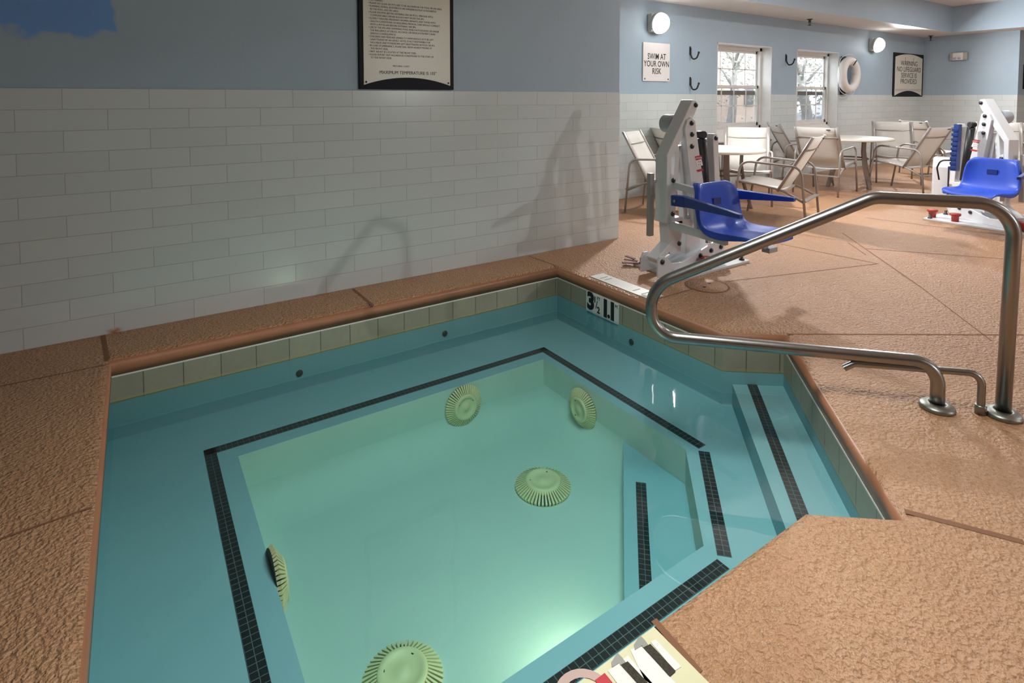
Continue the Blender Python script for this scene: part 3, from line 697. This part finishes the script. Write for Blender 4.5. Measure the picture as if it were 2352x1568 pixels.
def make_chair():
    t = thing('patio_chair', (0, 0, 0), '', 'chair', 0, 'sling patio chairs round the tables')
    for s in (-1, 1):
        y = .285 * s
        b = MB(); b.tube(fillet([(-.40, y, 0), (-.345, y, .615), (.25, y, .645), (.275, y, .42), (.345, y, 0)], [.1, .11, .2], 6), .0125, 8); b.build('side_frame', 'frame', t)
    for s in (-1, 1):
        y = .265 * s
        MB().tube([(.30, y, .415), (.1, y, .405), (-.1, y, .375), (-.2, y, .345), (-.37, y * 1.05, .26)], .0125, 8).build('seat_rail', 'frame', t)
    MB().bar((.29, -.28, .40), (.29, .28, .40), .02, .02).build('front_bar', 'frame', t)
    for s in (-1, 1): MB().tube([(-.12, .262 * s, .35), (-.22, .262 * s, .53), (-.345, .262 * s, .75), (-.44, .262 * s, .925)], .015, 8, sx=1.5).build('back_upright', 'frame', t)
    MB().tube([(-.375, -.262, .785), (-.385, 0, .78), (-.375, .262, .785)], .011, 8).build('back_crossbar', 'frame', t)
    MB().bar((-.375, -.285, .27), (-.375, .285, .27), .045, .012).build('stretcher', 'frame', t)
    rows = [[(x, y, z - .02 * (1 - (y / .255) ** 2)) for y in (-.255, -.13, 0, .13, .255)] for x, z in ((.31, .40), (.29, .425), (.1, .415), (-.08, .385), (-.17, .36))]
    MB().sheet(rows, .006).build('seat_sling', 'sling', t)
    rows = [[(x - .02 * (1 - (y / .255) ** 2), y, z) for y in (-.255, -.13, 0, .13, .255)] for x, z in ((-.13, .37), (-.22, .53), (-.345, .75), (-.385, .825), (-.437, .92))]
    MB().sheet(rows, .006).build('back_sling', 'sling', t)
    MB().box((-.452, -.19, .885), (-.444, -.14, .897)).build('tag', 'black', t)
    return t
proto = make_chair()
chairs = [
    ((5.15, 4.39), -68, 'white sling chair by the tiled wall corner, left of the nearer pool lift'),
    ((6.2, 4.93), -20, 'sling chair mostly hidden behind the nearer pool lift'),
    ((5.81, 3.51), 106, 'sling chair seen from its side in front of the nearer table, between the pool lifts'),
    ((6.58, 4.33), -146, 'white sling chair under the left window facing out behind the nearer table'),
    ((8.7, 4.78), -40, 'white sling chair against the wall between the windows, seen from the side'),
    ((8.13, 4.12), 8, 'white sling chair with its back turned, left of the farther table'),
    ((10.08, 4.05), -150, 'white wide backed sling chair behind the farther table'),
    ((11.55, 4.05), -25, 'white sling chair with a high header by the room corner, behind the farther table'),
    ((9.15, 3.55), 82, 'white sling chair turned sideways, right of the farther table'),
    ((12.25, 2.85), 0, 'white sling chair at the right edge of the picture behind the farther lift'),
    ((11.15, 3.05), 200, 'white sling chair behind the blue armrest of the farther pool lift'),
]
for i, (p, az, lab) in enumerate(chairs):
    o = proto if i == 0 else copy_tree(proto)
    o.location = (p[0], p[1], 0); o.rotation_euler = (0, 0, radians(az)); o['label'] = lab

# ------------------------------------------------------------------ pool lifts
def lift(loc, az, mir, label, base_rot=0, seat_rot=0, seat_c=(.17, -.45), arm_up=False, caps=(), strap=False, base=(-.03, -.19, .81, .27)):
    t = thing('pool_lift', loc, label, 'pool lift', radians(az), 'white pool lifts with blue seats')
    Y = lambda y: y * mir
    mpz = lambda x, z, y: V((x, Y(y), z))
    def bx(a, b_, name, mat, bev=.004): return MB().box((a[0], min(Y(a[1]), Y(b_[1])), a[2]), (b_[0], max(Y(a[1]), Y(b_[1])), b_[2])).build(name, mat, t, bevel=bev)
    br = Matrix.Rotation(radians(base_rot), 4, 'Z')
    def BP(x, y, z=0): return br @ V((x, Y(y), z))
    # base plate and its fittings
    b = MB(); P = [BP(x, y) for x, y in ((base[0], base[1]), (base[2], base[1]), (base[2], base[3]), (base[0], base[3]))]
    b.prism([(p.x, p.y) for p in P], 0, .02, mp=lambda x, y, z: V((x, y, z))); b.build('base_plate', 'lift', t, bevel=.003)
    for x, y in ((base[0] + .04, base[3] - .05), (base[2] - .05, base[1] + .04), (base[0] + .05, base[1] + .05), (base[2] - .06, base[3] - .05)):
        p = BP(x, y); MB().lathe([(.022, .02), (.022, .03), (.012, .031), (.012, .065), (0, .065)], p, 10).build('anchor_bolt', 'bolt', t)
    for x, y in caps:
        p = BP(x, y); c = MB().lathe([(.032, .02), (.034, .075), (.05, .085), (.05, .105), (0, .105)], p, 14).build('knob', 'red', t); c['label'] = 'red plastic knob'
    # mast
    mast = [(-.03, .395), (.022, .39), (.022, .872), (.285, 1.205), (.315, 1.265), (.295, 1.30), (.25, 1.305), (-.03, .90)]
    MB().prism(mast, -.055, .055, mp=mpz).build('mast', 'lift', t, bevel=.006)
    MB().prism([(.015, .40), (.055, .40), (.055, .74), (.015, .76)], -.058, -.035, mp=mpz).build('side_plate', 'lift', t, bevel=.003)
    bx((-.11, .03, .29), (-.065, .065, .76), 'rear_strip', 'frame')  # upright grey strip beside the mast, no known part of the lift
    MB().tube([(-.09, Y(.045), .70), (-.02, Y(.045), .70)], .012, 8).build('strip_pin', 'lift', t)
    MB().lathe([(.07, -.05), (.07, .05)], (.20, Y(.12), 1.12), 18, (0, 1, 0)).build('pulley_housing', 'liftgrey', t, bevel=.008)
    arm = [(x - .092, z) for x, z in [(.235, 1.09), (.26, 1.15), (.305, 1.175), (.35, 1.15), (.36, 1.09), (.47, .62), (.50, .36), (.36, .36), (.31, .66)]]
    MB().prism(arm, -.075, -.02, mp=mpz).build('link_arm', 'lift', t, bevel=.004)
    MB().bar((.13, Y(0), .96), (.07, Y(0), .34), .05, .05).build('inner_strut', 'lift', t, bevel=.004)
    MB().bar((.16, Y(0), .96), (.24, Y(0), .34), .05, .05).build('inner_strut', 'lift', t, bevel=.004)
    for x, z, y in ((.282, 1.265, -.056), (.213, 1.13, -.076), (.22, 1.045, -.076), (.22, .955, -.076), (.035, .71, -.059), (.033, .58, -.059), (.033, .46, -.059), (-.11, .13, -.091), (.07, .24, -.091), (.32, .11, -.091), (.45, .13, -.091), (.57, .14, -.091), (.56, 1.0, -.036)):
        MB().lathe([(.019, 0), (.019, .008), (.012, .009), (.012, .014), (0, .014)], (x, Y(y), z), 10, (0, -mir, 0)).build('bolt', 'bolt', t)
    # actuator and outer post
    MB().tube([(.44, 0, 1.0), (.505, 0, .42)], .036, 14).build('actuator', 'black', t)
    MB().tube([(.505, 0, .42), (.53, 0, .16)], .018, 10).build('piston', 'steel', t)
    b = MB(); b.lathe([(.03, -.03), (.03, .03)], (.43, 0, 1.03), 12, (0, 1, 0)); b.build('actuator_eye', 'black', t)
    MB().tube(fillet([(.33, Y(-.08), .99), (.38, Y(-.09), .985), (.42, Y(-.02), 1.0)], .02), .005, 6).build('cable', 'black', t)
    MB().prism([(.53, 1.0), (.545, 1.035), (.575, 1.035), (.595, 1.0), (.65, .36), (.585, .36)], -.035, .035, mp=mpz).build('outer_post', 'lift', t, bevel=.005)
    # warning label
    def lab(x0, x1, z0, z1, mat, dz=0):
        x0 -= .092; x1 -= .092; b = MB(); b.prism([(x0 + .012, z1), (x1 + .012, z1 + .008), (x1 + .03, z0 + .008), (x0 + .03, z0)], -.0772, -.0755, mp=mpz); return b.build('label', mat, t)
    lab(.335, .405, .845, .875, 'redlabel'); lab(.345, .415, .795, .843, 'signwhite'); lab(.357, .427, .755, .77, 'redlabel')
    xd = V((1, 0, 0)) if mir > 0 else V((-1, 0, 0))
    text('DANGER', .019, 'signwhite', t, basis(V((.300, Y(-.0774), .862)), xd, (0, 0, 1)), name='lettering')
    text('\u2022 \u2022\n\u2022 \u2022', .03, 'ink', t, basis(V((.310, Y(-.0774), .82)), xd, (0, 0, 1)), name='lettering', line=.7)
    # lower linkage
    for y in (-.09, .07): MB().prism([(-.15, .02), (-.145, .13), (-.125, .165), (-.08, .165), (.0, .10), (.12, .09), (.42, .17), (.53, .20), (.61, .185), (.625, .13), (.57, .04), (.57, .02)], y, y + .018, mp=mpz).build('cheek_plate', 'lift', t, bevel=.004)
    MB().prism([(.03, .15), (.15, .15), (.17, .42), (.0, .42)], -.045, .045, mp=mpz).build('lower_post', 'lift', t, bevel=.005)
    MB().prism([(.22, .12), (.40, .15), (.38, .42), (.25, .42)], -.03, .03, mp=mpz).build('lower_post', 'lift', t, bevel=.005)
    MB().bar((-.11, 0, .12), (.07, 0, .235), .1, .05).build('lower_link', 'lift', t, bevel=.006)
    MB().bar((.03, Y(.0), .37), (.6, 0, .37), .09, .05).build('cross_beam', 'lift', t, bevel=.005)
    if strap:
        b = MB()
        for q in range(3): b.bar((-.12 + .05 * q, Y(.3 + .03 * q), .03 + .012 * q), (.0, Y(.22 + .03 * q), .025 + .01 * q), .03, .006)
        s_ = b.build('strap', 'maroon', t); s_['label'] = 'maroon webbing strap'
    # seat on its swing bars
    sr = Matrix.Rotation(radians(seat_rot), 4, 'Z'); sc_ = V((seat_c[0], Y(seat_c[1]), 0))
    def SP(x, y, z): return (Matrix.Translation(sc_) @ sr) @ V((x - .17, Y(y + .45), z))
    MB().bar((.07, Y(0), .675), SP(.02, -.265, .66), .035, .05).build('swing_bar', 'lift', t, bevel=.004)
    MB().bar((.04, Y(0), .375), SP(-.01, -.55, .365), .035, .06).build('swing_bar', 'lift', t, bevel=.004)
    MB().bar(SP(.02, -.272, .68), SP(.02, -.29, .38), .04, .025).build('seat_bracket', 'lift', t, bevel=.004)
    K = 15; rows = []
    ctl = [(-.79, .375, .20), (-.77, .40, .222), (-.70, .412, .238), (-.58, .402, .242), (-.48, .398, .243), (-.41, .412, .243), (-.365, .455, .242), (-.343, .54, .238), (-.328, .62, .228), (-.318, .685, .205), (-.312, .715, .175), (-.302, .722, .14)]
    for i, (y, z, wv) in enumerate(ctl):
        row = []; bk = min(1, max(0, (i - 4.5) / 3))
        for k in range(K):
            f = (k - 1) / (K - 3) * 2 - 1; lip = 0
            if k in (0, K - 1): f = 1.015 * (1 if k else -1); lip = min(1, i / 3)
            e = min(1, abs(f)) ** 4; up_ = .028 * e if 0 < i < len(ctl) - 2 else 0
            yy = y - bk * up_ * 1.6 + lip * bk * .055; zz = z + (1 - bk) * up_ - lip * (1 - bk) * .055
            row.append(SP(.17 + f * wv, yy, zz))
        rows.append(row)
    so = MB().sheet(rows, .014).build('seat', 'blue', t); sm = so.modifiers.new('smooth', 'SUBSURF'); sm.levels = 1; sm.render_levels = 2
    q = SP(.17, -.338, .585); MB().cbox(q, (.085, .012, .045), rot=sr.to_3x3()).build('seat_slot', 'bluedark', t)
    for s in (-1, 1):
        if arm_up and s == 1:
            b = MB(); b.bar(SP(.53, -.26, .55), SP(.53, -.23, 1.04), .05, .09, up=tuple(sr.to_3x3() @ V((0, 1, 0))), w2=.05, h2=.055)
            for k in range(9): b.bar(SP(.50, -.305 + .003 * k, .58 + .05 * k), SP(.56, -.305 + .003 * k, .58 + .05 * k), .006, .03)
            b.build('armrest', 'bluedark', t, bevel=.003)
        else:
            x = -.13 if s == -1 else .445; x2 = x - .10 if s == -1 else x + .02; yt = -.80 if s == -1 else -.74
            b = MB(); b.bar(SP(x, -.20, .60), SP(x, -.32, .605), .055, .075); b.bar(SP(x, -.32, .605), SP(x2, yt, .60 if s == -1 else .625), .055, .07, w2=.032, h2=.028)
            b.build('armrest', 'blue' if s == 1 else 'bluedark', t, bevel=.006)
            q = SP(x - .03 * mir * 0 - .0285, -.235, .602); MB().lathe([(.012, 0), (.012, .006), (0, .007)], q, 10, tuple(sr.to_3x3() @ V((-1, 0, 0)))).build('pivot_bolt', 'steelworn', t)
    MB().bar(SP(.13, -.55, .38), SP(.36, -.60, .28), .04, .03).build('footrest_arm', 'liftgrey', t, bevel=.003)
    MB().cbox(SP(.39, -.61, .265), (.10, .06, .035), rot=sr.to_3x3()).build('footrest', 'liftgrey', t, bevel=.004)
    return t
lift((3.30, 2.85, 0), 0, 1, 'nearer white pool lift with blue seat standing right at the hot tub corner', caps=((.335, -.145),), strap=True)
l2 = lift((7.30, 1.92, 0), 62, -1, 'farther white pool lift with blue seat and raised armrest, behind the handrail', base_rot=28, seat_rot=20, seat_c=(-.06, -.32), arm_up=True, caps=((.62, -.05), (.40, -.1), (-.12, -.08)), base=(-.22, -.18, .66, .3))
p = at(2155, 500); MB()
b = MB(); b.tube(fillet([atX(2188, 368, 7.1) - l2.location, atX(2160, 368, 7.1) - l2.location, atX(2152, 385, 7.1) - l2.location, atX(2157, 413, 7.1) - l2.location], .06), .008, 8)
o = b.build('cable', 'black', l2); o.matrix_parent_inverse = Matrix.Rotation(-radians(62), 4, 'Z')
pb = at(2172, 462); bb = thing('battery_box', (pb.x, pb.y, 0), 'off white sloped control box beside the farther pool lift', 'control box', radians(15))
MB().prism([(-.12, 0), (.12, 0), (.12, .56), (-.04, .56), (-.10, .44)], -.14, .14).build('housing', 'lift', bb, bevel=.02)
MB().box((-.15, -.035, .02), (-.115, -.02, .46)).build('seam', 'black', bb)
low = thing('side_table', (9.85, 2.85, 0), 'low pale side table partly hidden behind the farther pool lift', 'side table')
MB().lathe([(.26, .30), (.27, .305), (.27, .325), (0, .33)], n=28).build('table_top', 'top', low)
for k in range(3):
    a = k * 2.1 + .4; MB().bar((.16 * cos(a), .16 * sin(a), .3), (.21 * cos(a), .21 * sin(a), 0), .035, .02).build('leg', 'top', low)

# ------------------------------------------------------------------ light: lamps of the room, added ceiling fill, daylight through the windows
def lamp(kind, name, loc, energy, color=(1, 1, 1), size=.1, look=None, **k):
    l = bpy.data.lights.new(name, kind); l.energy = energy; l.color = color
    if kind == 'AREA': l.shape = 'DISK'; l.size = size
    elif kind in ('POINT', 'SPOT'): l.shadow_soft_size = size
    for q, v in k.items(): setattr(l, q, v)
    o = bpy.data.objects.new(name, l); col.objects.link(o); o.location = loc
    if look is not None: o.rotation_euler = (V(look) - V(loc)).to_track_quat('-Z', 'Y').to_euler()
    return o
WARM = (1, .98, .93)
for p_, s_, e_ in ((lp1, 1, 420), (lp2, 1, 320), (lp3, -1, 470)):
    lamp('SPOT', 'bulkhead_glow', p_, e_, (1, .985, .97), .09, look=p_ + V((0, -s_, -.3)), spot_size=radians(164), spot_blend=.7)
lamp('AREA', 'underwater_glow', (1.30, 1.41, -.65), 2.0, (1, .88, .60), .2, look=(.9, 2.8, -.62))
CL = [(6.6, 2.4, tz), (6.6, -2.2, tz), (11.2, 2.4, tz), (11.2, -2.2, tz)]  # unseen ceiling lamps added to raise the room's brightness
for i, (x, y, z) in enumerate(CL):
    t = thing('ceiling_fill', (x, y, z), 'round fill lamp added on the ceiling over the pool deck', 'light', group='added ceiling fill lamps')
    MB().lathe([(.22, 0), (.22, -.02), (.2, -.03), (.19, -.02)][::-1], n=28).build('trim_ring', 'white', t)
    MB().lathe([(0, -.022), (.19, -.02)], n=28).build('diffuser', 'lamp', t)
    lamp('AREA', 'ceiling_fill_glow', (x, y, z - .04), 54, (.95, .98, 1), .4, look=(x, y, 0))
for i, (x, y, e) in enumerate(((1.3, 1.1, 29), (3.4, -3.2, 30))):      # unseen fill panels added in the low ceiling to brighten the spa
    t = thing('fill_panel', (x, y, SZ), 'long fill panel added in the low ceiling by the hot tub', 'light', group='added fill panels by the hot tub')
    MB().box((-.62, -.32, -.02), (.62, .32, 0)).build('trim_frame', 'white', t)
    MB().box((-.58, -.28, -.024), (.58, .28, -.019)).build('diffuser', 'panel', t)
    o = lamp('AREA', 'fill_panel_glow', (x, y, SZ - .04), e, (.96, 1, .96), 1.1, look=(x, y, 0)); o.data.shape = 'RECTANGLE'; o.data.size_y = .5; o.data.spread = radians(112)
w = bpy.data.worlds.new('sky'); sc.world = w; w.use_nodes = True
bg = w.node_tree.nodes['Background']; bg.inputs[0].default_value = (.86, .93, 1, 1); bg.inputs[1].default_value = 5
sun = lamp('SUN', 'sun', (20, 20, 20), 2.5, (1, .95, .88), look=(12, 30, 0)); sun.data.angle = .01
sc.cycles.use_denoising = True
sc.cycles.max_bounces = 10; sc.cycles.transparent_max_bounces = 16
sc.cycles.caustics_reflective = False; sc.cycles.caustics_refractive = False
